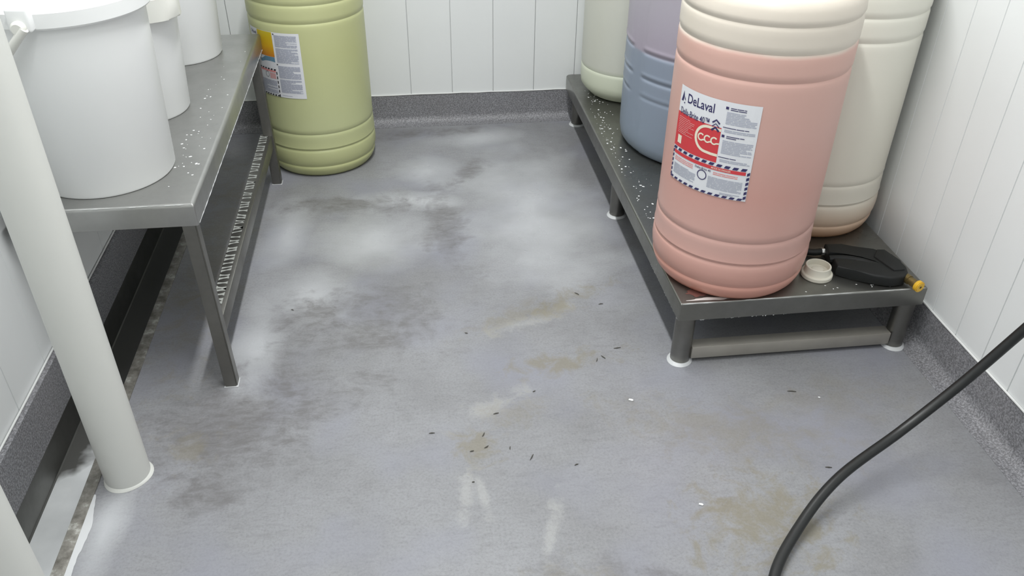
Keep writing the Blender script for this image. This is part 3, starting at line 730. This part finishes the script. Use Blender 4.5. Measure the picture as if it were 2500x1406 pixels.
def alongs(bm, seq, seg=20):
    for a, b, r in seq: add_tube(bm, [ax0+dd*a, ax0+dd*b], r, seg)
bm = bmesh.new(); alongs(bm, ((0, 0.42, 0.0125), (0.42, 0.58, 0.0105), (0.58, 0.86, 0.0115))); obj('brass_outlet', bm, M_BRASS, t)
bm = bmesh.new(); alongs(bm, ((0.84, 1.0, 0.0150), (1.0, 1.03, 0.0125))); tip = obj('yellow_nozzle', bm, M_YEL, t)
bm = bmesh.new(); alongs(bm, ((1.0, 1.034, 0.0035),)); obj('bore', bm, M_HOLE, tip)
bm = bmesh.new(); add_tube(bm, [(1.100, 1.808, 0.016), (1.092, 1.8085, 0.016)], 0.0105, 6); obj('inlet_nut', bm, plain('steel_nut', (0.6, 0.6, 0.58), 0.3, 0.8), t)
bm = bmesh.new(); add_tube(bm, spline([(1.094, 1.8085, 0.016), (1.070, 1.812, 0.013), (1.047, 1.828, 0.0115), (1.040, 1.86, 0.0115)], 6), 0.0095, 12); obj('inlet_hose', bm, M_GUN, t)

# ------------------------------------------------------------------ hose
HP = [(0.575, 0.70, 0.0125), (0.625, 0.83, 0.0125), (0.657, 0.955, 0.013), (0.755, 1.065, 0.030), (0.872, 1.150, 0.070), (1.040, 1.225, 0.115), (1.165, 1.250, 0.222), (1.250, 1.243, 0.365), (1.300, 1.21, 0.52), (1.318, 1.12, 0.75), (1.322, 0.98, 1.10), (1.322, 0.80, 1.50), (1.322, 0.70, 1.95), (1.322, 0.68, 2.40)]
bm = bmesh.new(); add_tube(bm, spline(HP, 14), 0.0112, 20)
tag(obj('rubber_hose', bm, M_HOSE), 'black rubber hose looping from the floor up to the right edge', 'hose')

# ------------------------------------------------------------------ bits lying on the floor
M_STRAW = plain('dark_straw', (0.07, 0.065, 0.055), 0.8); M_CHIP = plain('white_chip', (0.85, 0.86, 0.86), 0.5)
SL = {0: 'largest dark straw bit, lying alone on bare floor in the middle foreground', 1: 'dark upright straw bit at the tip of the small brown floor stain', 2: 'dark straw bit lying level on the floor just left of the platform leg', 13: 'dark straw bit on the floor close behind the rubber hose'}
for i, (x, y, l, a) in enumerate(((0.231, 1.350, 0.020, 1.05), (0.127, 1.436, 0.014, 1.1), (0.521, 1.724, 0.020, 0.1), (0.460, 1.990, 0.016, -0.8), (0.475, 1.690, 0.016, -1.0), (0.455, 1.680, 0.014, 1.2), (0.130, 1.395, 0.012, 0.6), (0.095, 1.385, 0.010, 0.2), (0.185, 1.385, 0.009, 1.4),
                   (0.118, 1.836, 0.009, -0.3), (0.005, 1.455, 0.014, 0.0), (0.270, 1.575, 0.008, 0.4), (0.925, 1.500, 0.022, -0.2), (0.905, 1.240, 0.015, -0.2), (0.330, 1.315, 0.010, 0.3), (0.090, 1.290, 0.006, 0.0), (0.520, 1.93, 0.014, 0.1), (0.165, 1.505, 0.014, 0.2), (-0.37, 2.0, 0.008, -0.4))):
    bm = bmesh.new(); add_tube(bm, [(-l/2, 0, 0.0016), (0, random.uniform(-0.001, 0.001), 0.0019), (l/2, 0, 0.0016)], [0.0006, 0.0014, 0.0008], 6)
    o = tag(obj('straw_bit', bm, M_STRAW), SL.get(i, 'tiny dark straw bit lying on the grey floor'), 'straw', 'straw bits scattered on the floor'); o.location = (x, y, 0); o.rotation_euler = (0, 0, a)
for x, y, l, lb in ((0.508, 1.515, 0.013, 'small white chip on the floor just left of the platform leg'), (0.579, 1.168, 0.011, 'small white chip on the floor beside the bend of the hose'), (0.985, 1.47, 0.006, 'tiny white speck on the floor between platform and hose')):
    bm = bmesh.new(); add_prism(bm, [(-l/2, -l*0.18), (l*0.3, -l*0.25), (l/2, 0.0), (l*0.2, l*0.25), (-l*0.4, l*0.2)], 0.0004, 0.003, 0.0006, 1)
    o = tag(obj('white_chip', bm, M_CHIP), lb, 'chip', 'white chips on the floor'); o.location = (x, y, 0); o.rotation_euler = (0, 0, -0.4)
